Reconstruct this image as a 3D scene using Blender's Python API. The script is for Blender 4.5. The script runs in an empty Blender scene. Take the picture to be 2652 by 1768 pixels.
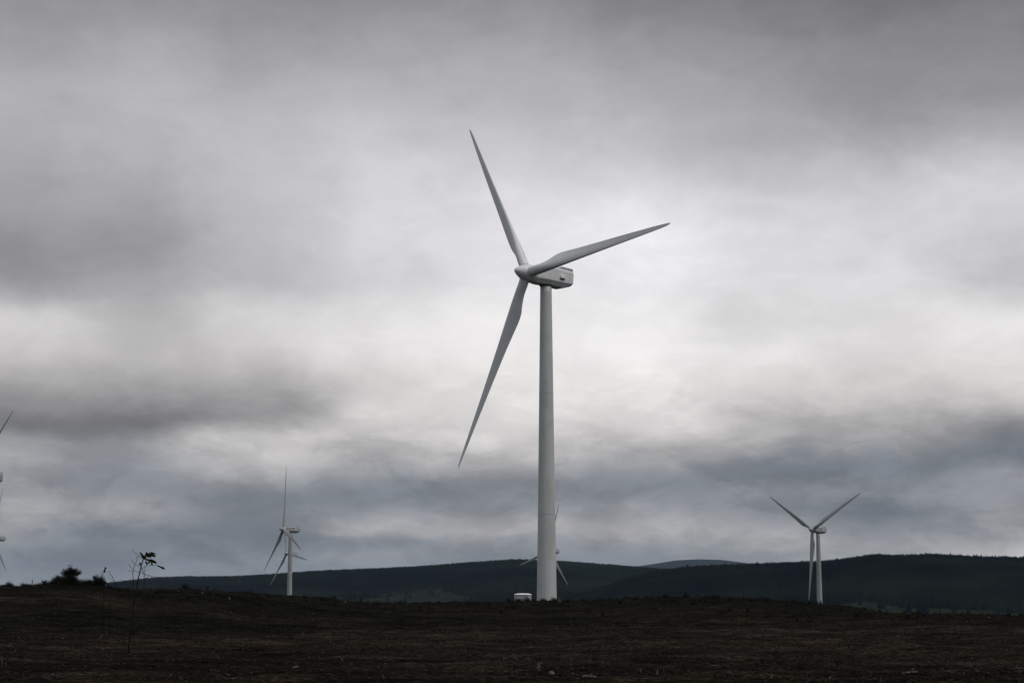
import bpy, math, random
import numpy as np
from mathutils import Vector, Matrix, Euler

random.seed(7)
RNG = np.random.default_rng(11)
scene = bpy.context.scene
COL = scene.collection
R_ = math.radians

# ------------------------------------------------------------------ camera
F, PITCH, CX, CY = 4700.0, 0.1449, 1326.0, 884.0          # photograph's focal length in its pixels, tilt up
cam_d = bpy.data.cameras.new('camera')
cam_d.sensor_width = 36.0
cam_d.lens = F / 2652 * 36.0
cam_d.clip_start = 0.3
cam_d.clip_end = 60000
cam = bpy.data.objects.new('camera', cam_d)
cam.location = (0, 0, 0)                                   # eye height, ground lies about 1.6 m below
cam.rotation_euler = (math.pi / 2 + PITCH, 0, 0)
COL.objects.link(cam)
scene.camera = cam

# ------------------------------------------------------------------ world: heavy layered overcast
SUN_EL, SUN_AZ = R_(60), R_(120)                            # azimuth clockwise from the view direction


def lin(c):
    c = c / 255.0
    return c / 12.92 if c <= 0.04045 else ((c + 0.055) / 1.055) ** 2.4


YS = [0, 100, 200, 300, 400, 500, 600, 670, 730, 790, 840, 900, 960, 1020, 1070, 1110, 1150, 1200, 1240, 1280, 1330, 1370, 1400, 1440, 1480, 1520]
SKY = [
    (0,    [145, 152, 163, 172, 170, 163, 156, 144, 152, 172, 200, 198, 186, 163, 138, 116, 134, 144, 140, 138, 146, 140, 133, 112, 118, 122]),
    (330,  [146, 158, 170, 178, 176, 168, 158, 150, 156, 166, 176, 182, 172, 152, 130, 116, 130, 126, 120, 122, 142, 104, 112, 108, 112, 114]),
    (660,  [142, 152, 167, 178, 184, 188, 186, 182, 184, 198, 202, 196, 180, 160, 148, 162, 192, 168, 138, 114, 114, 110, 104, 112, 114, 120]),
    (990,  [145, 157, 170, 184, 196, 205, 210, 206, 205, 214, 220, 218, 208, 202, 206, 196, 182, 150, 126, 110, 134, 152, 116, 130, 122, 122]),
    (1326, [144, 158, 172, 186, 200, 214, 222, 222, 222, 226, 230, 228, 222, 218, 216, 212, 202, 166, 128, 116, 128, 158, 132, 124, 118, 118]),
    (1660, [132, 148, 164, 178, 192, 215, 230, 230, 228, 230, 232, 235, 231, 226, 217, 204, 174, 136, 114, 118, 140, 157, 142, 120, 118, 118]),
    (1990, [126, 142, 155, 165, 175, 196, 209, 215, 214, 212, 216, 222, 216, 206, 186, 170, 160, 118, 110, 122, 122, 134, 152, 138, 126, 126]),
    (2320, [121, 132, 142, 152, 172, 197, 207, 208, 217, 216, 214, 212, 205, 196, 184, 166, 144, 112, 108, 116, 102, 124, 140, 144, 136, 130]),
    (2652, [118, 130, 140, 152, 175, 200, 200, 194, 186, 205, 222, 221, 213, 205, 194, 162, 116, 104, 126, 127, 140, 138, 150, 172, 160, 150]),
]
world = bpy.data.worlds.new('World')
scene.world = world
world.use_nodes = True
wn = world.node_tree
wn.nodes.clear()
N, L = wn.nodes, wn.links


def W(t, **k):
    n = N.new(t)
    for a, b in k.items():
        setattr(n, a, b)
    return n


def wmath(op, a, b=None, clamp=False):
    n = W('ShaderNodeMath', operation=op)
    n.use_clamp = clamp
    for i, v in enumerate((a, b)):
        if v is None:
            continue
        if isinstance(v, (int, float)):
            n.inputs[i].default_value = v
        else:
            L.new(v, n.inputs[i])
    return n.outputs[0]


def wmap(v, a, b, c=0.0, d=1.0, kind='LINEAR'):
    n = W('ShaderNodeMapRange', interpolation_type=kind)
    n.clamp = True
    L.new(v, n.inputs[0])
    for i, q in zip((1, 2, 3, 4), (a, b, c, d)):
        n.inputs[i].default_value = q
    return n.outputs[0]


tc = W('ShaderNodeTexCoord')
sep = W('ShaderNodeSeparateXYZ')
L.new(tc.outputs['Generated'], sep.inputs[0])
az0 = wmath('ARCTAN2', sep.outputs[0], sep.outputs[1])
el0 = wmath('ARCSINE', sep.outputs[2])


def stretched_noise(scale, sx, sz, detail, rough, off=0.0):
    m = W('ShaderNodeMapping')
    m.inputs['Scale'].default_value = (sx, sx, sz)
    m.inputs['Location'].default_value = (off, off * .7, off * .3)
    L.new(tc.outputs['Generated'], m.inputs[0])
    n = W('ShaderNodeTexNoise')
    n.inputs['Scale'].default_value = scale
    n.inputs['Detail'].default_value = detail
    n.inputs['Roughness'].default_value = rough
    L.new(m.outputs[0], n.inputs['Vector'])
    return n


wa = stretched_noise(12, 1, 1.5, 7, .60, 3.1)
ws = W('ShaderNodeSeparateColor')
L.new(wa.outputs['Color'], ws.inputs[0])
low = wmap(el0, R_(0), R_(10), .50, 1.35)
az = wmath('ADD', az0, wmath('MULTIPLY', wmath('SUBTRACT', ws.outputs[0], .5), .09))
el = wmath('ADD', el0, wmath('MULTIPLY', wmath('MULTIPLY', wmath('SUBTRACT', ws.outputs[1], .5), .034), low))

EL_OF = lambda y: PITCH + math.atan((CY - y) / F)
AZ_OF = lambda x: math.atan((x - CX) / F)
E0, E1 = EL_OF(1620), EL_OF(-60)
fac = wmap(el, E0, E1)
col = None
for k, (px, vals) in enumerate(SKY):
    cr = W('ShaderNodeValToRGB')
    ramp = cr.color_ramp
    ramp.interpolation = 'CARDINAL'
    els = ramp.elements
    while len(els) > 1:
        els.remove(els[-1])
    pts = []
    for y, g in zip(YS, vals):
        b = max(0, min(1, (158 - g) / 55)) * max(0, min(1, (y - 1090) / 110))
        w = max(0, min(1, (g - 130) / 60)) * max(0, min(1, (y - 760) / 200))
        u = max(0, min(1, (y - 1080) / 110)) * (23 - .16 * (g - 110)) + 2 + (g - 172) * (.13 if y < 1050 else .10)
        pts.append(((EL_OF(y) - E0) / (E1 - E0), (lin(g + u - 6.5 * b + 2 + 1.5 * w), lin(g + u + .5 * b), lin(g + u + 6.5 * b + 1.5 - 3 * w), 1)))
    pts.sort()
    for i, (p, c) in enumerate(pts):
        e = els[0] if i == 0 else els.new(p)
        e.position = p
        e.color = c
    L.new(fac, cr.inputs[0])
    if col is None:
        col = cr.outputs[0]
    else:
        mx = W('ShaderNodeMix', data_type='RGBA')
        L.new(wmap(az, AZ_OF(SKY[k - 1][0]), AZ_OF(px), kind='SMOOTHSTEP'), mx.inputs[0])
        L.new(col, mx.inputs[6])
        L.new(cr.outputs[0], mx.inputs[7])
        col = mx.outputs[2]
# the same cloud deck all round, outside the part of it that the photograph shows
on = stretched_noise(2.4, 1, 2.6, 7, .55, 9.0)
oc = W('ShaderNodeValToRGB')
oc.color_ramp.elements[0].position = .3
oc.color_ramp.elements[0].color = (lin(118), lin(121), lin(126), 1)
oc.color_ramp.elements[1].position = .72
oc.color_ramp.elements[1].color = (lin(186), lin(187), lin(190), 1)
L.new(on.outputs['Fac'], oc.inputs[0])
out_az = wmap(wmath('ABSOLUTE', az0), R_(17), R_(34), kind='SMOOTHSTEP')
out_el = wmap(el0, R_(18.5), R_(34), kind='SMOOTHSTEP')
mo = W('ShaderNodeMix', data_type='RGBA')
L.new(wmath('MAXIMUM', out_az, out_el), mo.inputs[0])
L.new(col, mo.inputs[6])
L.new(oc.outputs[0], mo.inputs[7])
# finer wisps
f1 = stretched_noise(24, 1, 1.5, 7, .6, 1.7)
f2 = stretched_noise(8, 1, 1.6, 6, .6, 5.3)
f3 = stretched_noise(22, 1, 3.0, 8, .58, 12.4)
f3.inputs['Distortion'].default_value = .6
f4 = stretched_noise(17, 1, 2.3, 10, .66, 21.7)
f4.inputs['Distortion'].default_value = .35
puff = wmath('SUBTRACT', wmap(f4.outputs['Fac'], .44, .58, kind='SMOOTHSTEP'), .5)
puff_amt = wmap(el0, R_(3.5), R_(8.0), .20, .05, kind='SMOOTHSTEP')
low3 = wmap(el0, R_(3.5), R_(9), .62, .05, kind='SMOOTHSTEP')
wisp = wmath('ADD', wmath('ADD', wmath('MULTIPLY', wmath('SUBTRACT', f1.outputs['Fac'], .5), .17),
                          wmath('MULTIPLY', wmath('SUBTRACT', f2.outputs['Fac'], .5), .20)),
             wmath('MULTIPLY', wmath('SUBTRACT', f3.outputs['Fac'], .5), low3))
mul = W('ShaderNodeVectorMath', operation='SCALE')
L.new(mo.outputs[2], mul.inputs[0])
L.new(wmath('ADD', wmath('ADD', wisp, wmath('MULTIPLY', puff, puff_amt)), 1.03), mul.inputs['Scale'])
# clear sky behind the clouds, filtering through a little
sky = W('ShaderNodeTexSky', sky_type='NISHITA')
sky.sun_disc = False
sky.sun_elevation = SUN_EL
sky.sun_rotation = SUN_AZ
bg_sky = W('ShaderNodeBackground')
bg_sky.inputs[1].default_value = 0.05
L.new(sky.outputs[0], bg_sky.inputs[0])
bg = W('ShaderNodeBackground')
bg.inputs[1].default_value = 1.0
L.new(mul.outputs[0], bg.inputs[0])
ms = W('ShaderNodeMixShader')
ms.inputs[0].default_value = 0.97                           # cloud cover
L.new(bg_sky.outputs[0], ms.inputs[1])
L.new(bg.outputs[0], ms.inputs[2])
wo = W('ShaderNodeOutputWorld')
L.new(ms.outputs[0], wo.inputs[0])

sd = bpy.data.lights.new('sun', 'SUN')
sd.energy = 1.3
sd.angle = R_(25)
sd.color = (1.0, 0.97, 0.93)
sun = bpy.data.objects.new('sun', sd)
_d = Vector((math.sin(SUN_AZ) * math.cos(SUN_EL), math.cos(SUN_AZ) * math.cos(SUN_EL), math.sin(SUN_EL)))
sun.rotation_euler = _d.to_track_quat('Z', 'Y').to_euler()
COL.objects.link(sun)

vs = scene.view_settings
vs.view_transform = 'Standard'
vs.look = 'None'
vs.exposure = 0.0
vs.gamma = 1.0
vs.use_curve_mapping = False


# ------------------------------------------------------------------ helpers
def tag(o, label=None, cat=None, group=None, kind=None):
    if label: o['label'] = label
    if cat: o['category'] = cat
    if group: o['group'] = group
    if kind: o['kind'] = kind
    return o


def empty(name, loc, rz=0.0):
    o = bpy.data.objects.new(name, None)
    o.empty_display_size = 0.5
    o.location = loc
    o.rotation_euler = (0, 0, rz)
    COL.objects.link(o)
    return o


def link(name, me, mat, parent=None, M=None):
    o = bpy.data.objects.new(name, me)
    if mat and not me.materials:
        me.materials.append(mat)
    COL.objects.link(o)
    if parent: o.parent = parent
    if M is not None: o.matrix_local = M
    return o


def np_mesh(name, V, faces, smooth=False):
    """V (n,3) array, faces (m,k) array with k equal for every face"""
    V = np.ascontiguousarray(V, dtype=np.float32)
    Fc = np.ascontiguousarray(faces, dtype=np.int32)
    m, k = Fc.shape
    me = bpy.data.meshes.new(name)
    me.vertices.add(len(V))
    me.vertices.foreach_set('co', V.ravel())
    me.loops.add(m * k)
    me.loops.foreach_set('vertex_index', Fc.ravel())
    me.polygons.add(m)
    me.polygons.foreach_set('loop_start', np.arange(0, m * k, k, dtype=np.int32))
    me.polygons.foreach_set('loop_total', np.full(m, k, dtype=np.int32))
    me.update(calc_edges=True)
    if smooth:
        me.polygons.foreach_set('use_smooth', np.ones(m, dtype=bool))
    return me


class MB:
    def __init__(s): s.v, s.f, s.sm = [], [], []

    def add(s, v, f, smooth=False):
        b = len(s.v)
        s.v += [tuple(q) for q in v]
        s.f += [tuple(i + b for i in q) for q in f]
        s.sm += [smooth] * len(f)
        return s

    def loft(s, rings, cap=True, smooth=True, closed=True):
        n = len(rings[0])
        v = [p for r in rings for p in r]
        f = []
        for a in range(len(rings) - 1):
            for i in range(n if closed else n - 1):
                j = (i + 1) % n
                f.append((a * n + i, a * n + j, (a + 1) * n + j, (a + 1) * n + i))
        s.add(v, f, smooth)
        if cap:
            b = len(s.v) - len(v)
            s.f.append(tuple(b + i for i in reversed(range(n))))
            s.f.append(tuple(b + (len(rings) - 1) * n + i for i in range(n)))
            s.sm += [False, False]
        return s

    def tube(s, pts, rad, n=6, cap=True):
        pts = [Vector(p) for p in pts]
        if not hasattr(rad, '__len__'): rad = [rad] * len(pts)
        rings = []
        prev = None
        for i, p in enumerate(pts):
            t = (pts[min(i + 1, len(pts) - 1)] - pts[max(i - 1, 0)]).normalized()
            u = prev if prev is not None else (Vector((0, 0, 1)) if abs(t.z) < .9 else Vector((1, 0, 0)))
            u = (u - t * u.dot(t)).normalized()
            prev = u
            w = t.cross(u)
            rings.append([p + (u * math.cos(2 * math.pi * k / n) + w * math.sin(2 * math.pi * k / n)) * rad[i] for k in range(n)])
        return s.loft(rings, cap)

    def box(s, c, d, M=None, inset=0.0):
        x, y, z = [q / 2 for q in d]
        v = []
        for sz in (-1, 1):
            k = 1 - inset if sz > 0 else 1
            for sx, sy in ((-1, -1), (1, -1), (1, 1), (-1, 1)):
                q = Vector((sx * x * k, sy * y * k, sz * z))
                if M is not None: q = M @ q
                v.append(q + Vector(c))
        return s.add(v, [(3, 2, 1, 0), (4, 5, 6, 7), (0, 1, 5, 4), (1, 2, 6, 5), (2, 3, 7, 6), (3, 0, 4, 7)])

    def mesh(s, name):
        me = bpy.data.meshes.new(name)
        me.from_pydata([tuple(q) for q in s.v], [], s.f)
        me.polygons.foreach_set('use_smooth', s.sm)
        me.update()
        return me

    def build(s, name, mat, parent=None, M=None):
        return link(name, s.mesh(name), mat, parent, M)


# ---- procedural materials
def material(name, build):
    m = bpy.data.materials.new(name)
    m.use_nodes = True
    nt = m.node_tree
    b = nt.nodes['Principled BSDF']
    build(nt, b)
    return m


def nz(nt, scale, detail=4, rough=.55, vec='Object', sc=(1, 1, 1)):
    t = nt.nodes.new('ShaderNodeTexCoord')
    mp = nt.nodes.new('ShaderNodeMapping')
    mp.inputs['Scale'].default_value = sc
    nt.links.new(t.outputs[vec], mp.inputs[0])
    n = nt.nodes.new('ShaderNodeTexNoise')
    n.inputs['Scale'].default_value = scale
    n.inputs['Detail'].default_value = detail
    n.inputs['Roughness'].default_value = rough
    nt.links.new(mp.outputs[0], n.inputs['Vector'])
    return n.outputs['Fac']


def cramp(nt, fac, stops):
    c = nt.nodes.new('ShaderNodeValToRGB')
    e = c.color_ramp.elements
    while len(e) > 1: e.remove(e[-1])
    for i, (p, rgb) in enumerate(stops):
        q = e[0] if i == 0 else e.new(p)
        q.position = p
        q.color = (*rgb, 1)
    nt.links.new(fac, c.inputs[0])
    return c.outputs[0]


def bump(nt, b, h, strength, dist):
    n = nt.nodes.new('ShaderNodeBump')
    n.inputs['Strength'].default_value = strength
    n.inputs['Distance'].default_value = dist
    nt.links.new(h, n.inputs['Height'])
    nt.links.new(n.outputs[0], b.inputs['Normal'])


def two_tone(name, c0, c1, scale, rough=.9, spec=0.0, sc=(1, 1, 1), bs=0, bd=.01, lo=.35, hi=.65, detail=5):
    def f(nt, b):
        v = nz(nt, scale, detail, .6, 'Object', sc)
        nt.links.new(cramp(nt, v, [(lo, c0), (hi, c1)]), b.inputs['Base Color'])
        b.inputs['Roughness'].default_value = rough
        b.inputs['Specular IOR Level'].default_value = spec
        if bs: bump(nt, b, v, bs, bd)
    return material(name, f)


def paint(name, base, dirt):
    def f(nt, b):
        v = nz(nt, 1.0, 6, .62, 'Object', (1.6, 1.6, .10))
        v2 = nz(nt, .35, 4, .6)
        m = nt.nodes.new('ShaderNodeMath'); m.operation = 'ADD'
        nt.links.new(v, m.inputs[0]); nt.links.new(v2, m.inputs[1])
        nt.links.new(cramp(nt, m.outputs[0], [(.70, dirt), (1.0, base), (1.25, tuple(min(.8, q * 1.05) for q in base))]), b.inputs['Base Color'])
        b.inputs['Roughness'].default_value = .42
        b.inputs['Specular IOR Level'].default_value = .4
    return material(name, f)


M_PAINT = paint('turbine_paint', (.78, .80, .80), (.70, .72, .715))
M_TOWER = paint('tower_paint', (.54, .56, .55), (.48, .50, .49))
M_BLADE = paint('blade_gelcoat', (.76, .79, .80), (.69, .72, .72))
M_COOL = two_tone('cooler_grille_grey', (.40, .41, .43), (.52, .53, .55), 8, .6)
M_DARK = two_tone('dark_rubber_seal', (.03, .032, .035), (.06, .06, .06), 5, .7)
M_STEEL = two_tone('weathered_steel', (.13, .13, .13), (.2, .2, .19), 5, .5)
M_KIOSK = paint('kiosk_grp_wall', (.24, .24, .23), (.19, .19, .18))
M_ROOF = paint('kiosk_white_roof', (.8, .8, .79), (.76, .76, .75))
M_TWIG = two_tone('dark_bark', (.010, .009, .008), (.026, .022, .018), 14, .9)
M_LEAF = two_tone('dark_green_leaf', (.020, .026, .009), (.05, .06, .02), 30, .6)
M_PINE = two_tone('pine_needles', (.006, .009, .006), (.018, .024, .013), 9, .85)
M_GREYWOOD = two_tone('weathered_grey_wood', (.032, .030, .028), (.11, .10, .09), 9, .85, sc=(1, 1, .3))
M_PALEWOOD = two_tone('pale_split_wood', (.07, .06, .045), (.20, .175, .14), 12, .8)
M_BROWNWOOD = two_tone('brown_bark_wood', (.014, .0115, .0090), (.045, .036, .028), 12, .85)
M_STONE = two_tone('lichened_stone', (.022, .022, .021), (.060, .059, .056), 7, .9, bs=.4, bd=.03)


def f_ground(nt, b):
    # wide patches of brown moor grass, black peat and dull green, the tussocks' own relief on top
    big = nz(nt, .028, 5, .6, 'Object', (.55, 1.6, 1))
    mid = nz(nt, .45, 6, .65, 'Object', (.6, 1.4, 1))
    fine = nz(nt, 5.5, 7, .7)
    at = nt.nodes.new('ShaderNodeAttribute'); at.attribute_name = 'grass_cover'
    peat = cramp(nt, big, [(.36, (.0072, .0078, .0068)), (.5, (.0105, .0105, .0090)), (.66, (.0165, .0145, .0115))])
    grass = cramp(nt, big, [(.34, (.0120, .0116, .0106)), (.5, (.0195, .0170, .0147)), (.64, (.0275, .0224, .0183)), (.76, (.0185, .0182, .0142))])
    mx = nt.nodes.new('ShaderNodeMix'); mx.data_type = 'RGBA'
    nt.links.new(at.outputs['Fac'], mx.inputs[0])
    nt.links.new(peat, mx.inputs[6]); nt.links.new(grass, mx.inputs[7])
    c_big = mx.outputs[2]
    c_mid = cramp(nt, mid, [(.30, (.25, .25, .26)), (.52, (1.0, 1.0, 1.0)), (.70, (2.4, 2.2, 2.0))])
    c_fine = cramp(nt, fine, [(.33, (.2, .2, .22)), (.52, (1.0, .98, .95)), (.66, (3.2, 3.0, 2.7))])
    m1 = nt.nodes.new('ShaderNodeVectorMath'); m1.operation = 'MULTIPLY'
    nt.links.new(c_big, m1.inputs[0]); nt.links.new(c_mid, m1.inputs[1])
    m2 = nt.nodes.new('ShaderNodeVectorMath'); m2.operation = 'MULTIPLY'
    nt.links.new(m1.outputs[0], m2.inputs[0]); nt.links.new(c_fine, m2.inputs[1])
    nt.links.new(m2.outputs[0], b.inputs['Base Color'])
    b.inputs['Roughness'].default_value = .95
    b.inputs['Specular IOR Level'].default_value = 0
    bump(nt, b, fine, .9, .12)


M_GROUND = material('moor_ground', f_ground)


def f_hill(nt, b):
    at = nt.nodes.new('ShaderNodeAttribute'); at.attribute_name = 'clearing'
    v = nz(nt, .006, 6, .62)
    v2 = nz(nt, .03, 5, .6)
    forest = cramp(nt, v, [(.35, (.003, .004, .0045)), (.6, (.007, .009, .0085))])
    open_ = cramp(nt, v2, [(.35, (.009, .012, .009)), (.65, (.025, .030, .018))])
    m = nt.nodes.new('ShaderNodeMix'); m.data_type = 'RGBA'
    nt.links.new(at.outputs['Fac'], m.inputs[0])
    nt.links.new(forest, m.inputs[6]); nt.links.new(open_, m.inputs[7])
    nt.links.new(m.outputs[2], b.inputs['Base Color'])
    b.inputs['Roughness'].default_value = 1
    b.inputs['Specular IOR Level'].default_value = 0


M_HILL = material('hill_moor_and_forest', f_hill)
M_FOREST = two_tone('conifer_forest', (.0030, .0042, .0052), (.0125, .0160, .0120), .0035, 1, 0, lo=.42, hi=.62)
M_FAR = two_tone('far_hill_heather', (.018, .021, .024), (.034, .036, .036), .0012, 1, 0)


# ------------------------------------------------------------------ placing
def ray(px, py):
    u, v = (px - CX) / F, (CY - py) / F
    c, s = math.cos(PITCH), math.sin(PITCH)
    return Vector((u, c - v * s, s + v * c))


def at(px, py, D):
    """point seen at photo pixel (px, py) at forward distance D metres"""
    d = ray(px, py)
    return d * (D / d.y)


# value noise on numpy arrays
def _hash(ix, iy, seed):
    h = (ix.astype(np.int64) * 374761393 + iy.astype(np.int64) * 668265263 + seed * 1442695041) & 0xFFFFFFFF
    h = ((h ^ (h >> 13)) * 1274126177) & 0xFFFFFFFF
    return ((h ^ (h >> 16)) & 0xFFFF) / 65535.0


def vnoise(x, y, seed=0):
    ix, iy = np.floor(x), np.floor(y)
    fx, fy = x - ix, y - iy
    fx = fx * fx * (3 - 2 * fx); fy = fy * fy * (3 - 2 * fy)
    a, b = _hash(ix, iy, seed), _hash(ix + 1, iy, seed)
    c, d = _hash(ix, iy + 1, seed), _hash(ix + 1, iy + 1, seed)
    return (a * (1 - fx) + b * fx) * (1 - fy) + (c * (1 - fx) + d * fx) * fy - .5


def fbm(x, y, sc, oct_=4, seed=0):
    t = 0; a = 1.0
    for o in range(oct_):
        t = t + a * vnoise(x / sc + 17.3 * o, y / sc - 9.1 * o, seed + o)
        a *= .5; sc *= .5
    return t


def sstep(t):
    t = np.clip(t, 0, 1)
    return t * t * (3 - 2 * t)


def slope_of(px, py):
    d = ray(px, py)
    return d.z / math.hypot(d.x, d.y), math.atan2(d.x, d.y)


# ridge line of the near moor: (photo x, photo y, distance of the crest)
CREST = [(-1500, 1545, 190), (-400, 1528, 190), (0, 1524, 195), (60, 1522, 195), (130, 1519, 195), (250, 1523, 200), (300, 1527, 205), (400, 1531, 215),
         (480, 1529, 225), (560, 1533, 235), (640, 1537, 250), (750, 1546, 265), (850, 1552, 280), (900, 1558, 290), (980, 1562, 300),
         (1100, 1562, 312), (1300, 1560, 322), (1400, 1557, 326), (1500, 1556, 322), (1600, 1552, 312), (1700, 1548, 300), (1800, 1547, 292),
         (1900, 1550, 285), (2000, 1556, 278), (2100, 1565, 270), (2200, 1574, 262), (2250, 1582, 255), (2300, 1591, 250), (2400, 1595, 246),
         (2652, 1599, 240), (3100, 1602, 240), (4200, 1604, 240)]
_c = sorted((slope_of(px, py)[1], slope_of(px, py)[0], d) for px, py, d in CREST)
CA = np.array([q[0] for q in _c]); CS = np.array([q[1] for q in _c]); CD = np.array([q[2] for q in _c])
GZ = -1.6
SITES = []            # (x, y, base z) of turbines behind the crest, ground is levelled there


def ground_h(x, y):
    x = np.asarray(x, float); y = np.asarray(y, float)
    r = np.hypot(x, y) + 1e-6
    a = np.arctan2(x, y)
    s = np.interp(a, CA, CS); rc = np.interp(a, CA, CD)
    zc = s * rc
    flat_to = 148 - 42 * sstep((-.02 - a) / .14) + 6 * np.sin(a * 9)
    t = sstep((r - flat_to) / (rc * .98 - flat_to))
    base = GZ + (zc - GZ) * t ** 1.15
    back = -44 - base
    tb = sstep((r - rc * 1.12) / (2600 - rc)) ** .62
    z = base + back * tb
    # behind the viewer the moor just rolls on
    front = sstep((R_(75) - np.abs(a)) / R_(35))
    roll = GZ + 2.5 * fbm(x, y, 160, 3, 5) * sstep((r - 60) / 150)
    z = roll * (1 - front) + z * front
    amp = np.clip(r / 70, .15, 1.0)
    far = sstep((900 - r) / 500)
    z = z + (.34 * fbm(x, y, 26, 3, 21) + .30 * fbm(x, y, 2.6, 3, 31)) * amp * (.45 + .55 * far)
    for sx, sy, sz in SITES:
        d = np.hypot(x - sx, y - sy)
        k = sstep((60 - d) / 50)
        z = z * (1 - k) + sz * k
    return z


def on_ground(px, py):
    """march the ray of a photo pixel until it meets the moor"""
    d = ray(px, py); d = d / math.hypot(d.x, d.y)
    r = np.arange(8, 330, .25)
    g = ground_h(d.x * r, d.y * r)
    hit = np.nonzero(d.z * r <= g)[0]
    i = hit[0] if len(hit) else len(r) - 1
    return Vector((d.x * r[i], d.y * r[i], float(g[i])))


def gpt(x, y, dz=0.0):
    return Vector((x, y, float(ground_h(x, y)) + dz))


# ------------------------------------------------------------------ turbines: where they stand
HUB = 61.5
#        X       D       zh    psi    azimuth of a blade
TURB = {
    'main': (6.43, 338.8, 61.65, 52.6, -33.94),
    'L1':   (-137.0, 1128.0, 46.75, 64.2, -9.6),
    'L2':   (-211.16, 1743.4, 49.69, 52.5, -19.6),
    'R':    (173.55, 1034.2, 42.60, 51.6, -58.96),
    'C':    (33.77, 1507.4, 44.70, 53.2, 14.4),
    'F1':   (-185.8, 641.4, 44.97, 55.8, -300.6),
    'F2':   (-401.75, 1426.3, 52.20, 49.0, 10.4),
}
for k, (X, D, zh, psi, a) in TURB.items():
    if k != 'main':
        SITES.append((X, D, zh - HUB))

# ------------------------------------------------------------------ ground sheet
azs = np.unique(np.concatenate([np.arange(-180, -24, 3.0), np.arange(-24, 24, .14), np.arange(24, 180, 3.0)]))
rs = np.concatenate([[0.01, 4, 9, 15], 20 * 1.011 ** np.arange(0, 284), 460 * 1.045 ** np.arange(0, 90)])
rs = rs[rs < 19000]
rs = np.unique(np.append(rs, 19000))
A_, Rr = np.meshgrid(np.radians(azs), rs)
X_, Y_ = Rr * np.sin(A_), Rr * np.cos(A_)
Z_ = ground_h(X_, Y_)
V = np.stack([X_.ravel(), Y_.ravel(), Z_.ravel()], 1)
na, nr = len(azs), len(rs)
ii, jj = np.meshgrid(np.arange(nr - 1), np.arange(na), indexing='ij')
j2 = (jj + 1) % na
faces = np.stack([(ii * na + jj), (ii * na + j2), ((ii + 1) * na + j2), ((ii + 1) * na + jj)], -1).reshape(-1, 4)[:, ::-1]
gm = np_mesh('ground', V, faces, True)
_at = gm.attributes.new('grass_cover', 'FLOAT', 'POINT')
_edge = 150 - 45 * sstep((-.02 - A_.ravel()) / .14) + 26 * fbm(X_.ravel(), Y_.ravel(), 30, 4, 41)
_at.data.foreach_set('value', (sstep((_edge - Rr.ravel()) / 14) * (.25 + .75 * sstep((Rr.ravel() - 44 + 14 * fbm(X_.ravel(), Y_.ravel(), 9, 3, 43)) / 14))).astype(np.float32))
g = link('ground', gm, M_GROUND)
tag(g, 'dark brown peaty moorland rising to a low crest', kind='structure')


# ------------------------------------------------------------------ hills
def trees_mesh(name, x, y, z, h, w, sides=5):
    n = len(x)
    ang = RNG.uniform(0, 6.28, n)
    k = np.arange(sides)
    th = ang[:, None] + k[None, :] * 2 * np.pi / sides
    rr = w[:, None] * RNG.uniform(.7, 1.2, (n, sides))
    base = np.stack([x[:, None] + rr * np.cos(th), y[:, None] + rr * np.sin(th), np.broadcast_to((z - 1.0)[:, None], th.shape)], -1)
    top = np.stack([x + RNG.normal(0, .3, n), y + RNG.normal(0, .3, n), z + h], -1)[:, None, :]
    V = np.concatenate([base, top], 1).reshape(-1, 3)
    o = (np.arange(n) * (sides + 1))[:, None]
    f = np.stack([o + k, o + (k + 1) % sides, o + sides + 0 * k], -1).reshape(-1, 3)
    return np_mesh(name, V, f)


def hill(name, prof, r0, rc, zbase, tree_h, mask, far_mat=None, daz=.1, label=None, canopy=True, behind=.35, rough=1.0):
    pr = sorted((slope_of(px, py)[1], slope_of(px, py)[0]) for px, py in prof)
    PA = np.array([q[0] for q in pr]); PS = np.array([q[1] for q in pr])

    def h(x, y):
        r = np.hypot(x, y); a = np.arctan2(x, y)
        s = np.interp(a, PA, PS)
        zc = np.maximum(s * rc - tree_h * .7, zbase - 12)
        t = np.clip((r - r0) / (rc - r0), 0, 1)
        e = sstep(t) * .45 + t * .55
        z = zbase - 14 + (zc - zbase + 14) * e
        back = sstep((r - rc) / (rc * behind))
        z = z * (1 - back) + (zbase - 30) * back
        z = z + fbm(x, y, rc * .09, 4, 77) * rough * 22 * np.sin(np.pi * t) ** 1 * (t < 1)
        return z
    a0, a1 = np.degrees(PA[0]), np.degrees(PA[-1])
    az = np.radians(np.arange(a0, a1 + daz, daz))
    rr = np.linspace(r0, rc * (1 + behind), 90)
    A, Rm = np.meshgrid(az, rr)
    X, Y = Rm * np.sin(A), Rm * np.cos(A)
    Z = h(X, Y)
    V = np.stack([X.ravel(), Y.ravel(), Z.ravel()], 1)
    n1, n0 = len(az), len(rr)
    i, j = np.meshgrid(np.arange(n0 - 1), np.arange(n1 - 1), indexing='ij')
    f = np.stack([i * n1 + j, i * n1 + j + 1, (i + 1) * n1 + j + 1, (i + 1) * n1 + j], -1).reshape(-1, 4)[:, ::-1]
    me = np_mesh(name, V, f, True)
    at_ = me.attributes.new('clearing', 'FLOAT', 'POINT')
    at_.data.foreach_set('value', mask(A.ravel(), Rm.ravel(), X.ravel(), Y.ravel()).astype(np.float32))
    o = link(name, me, far_mat or M_HILL)
    tag(o, label, kind='structure')
    return h, PA


def px_az(px): return math.atan((px - CX) / F / math.cos(PITCH))


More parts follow.
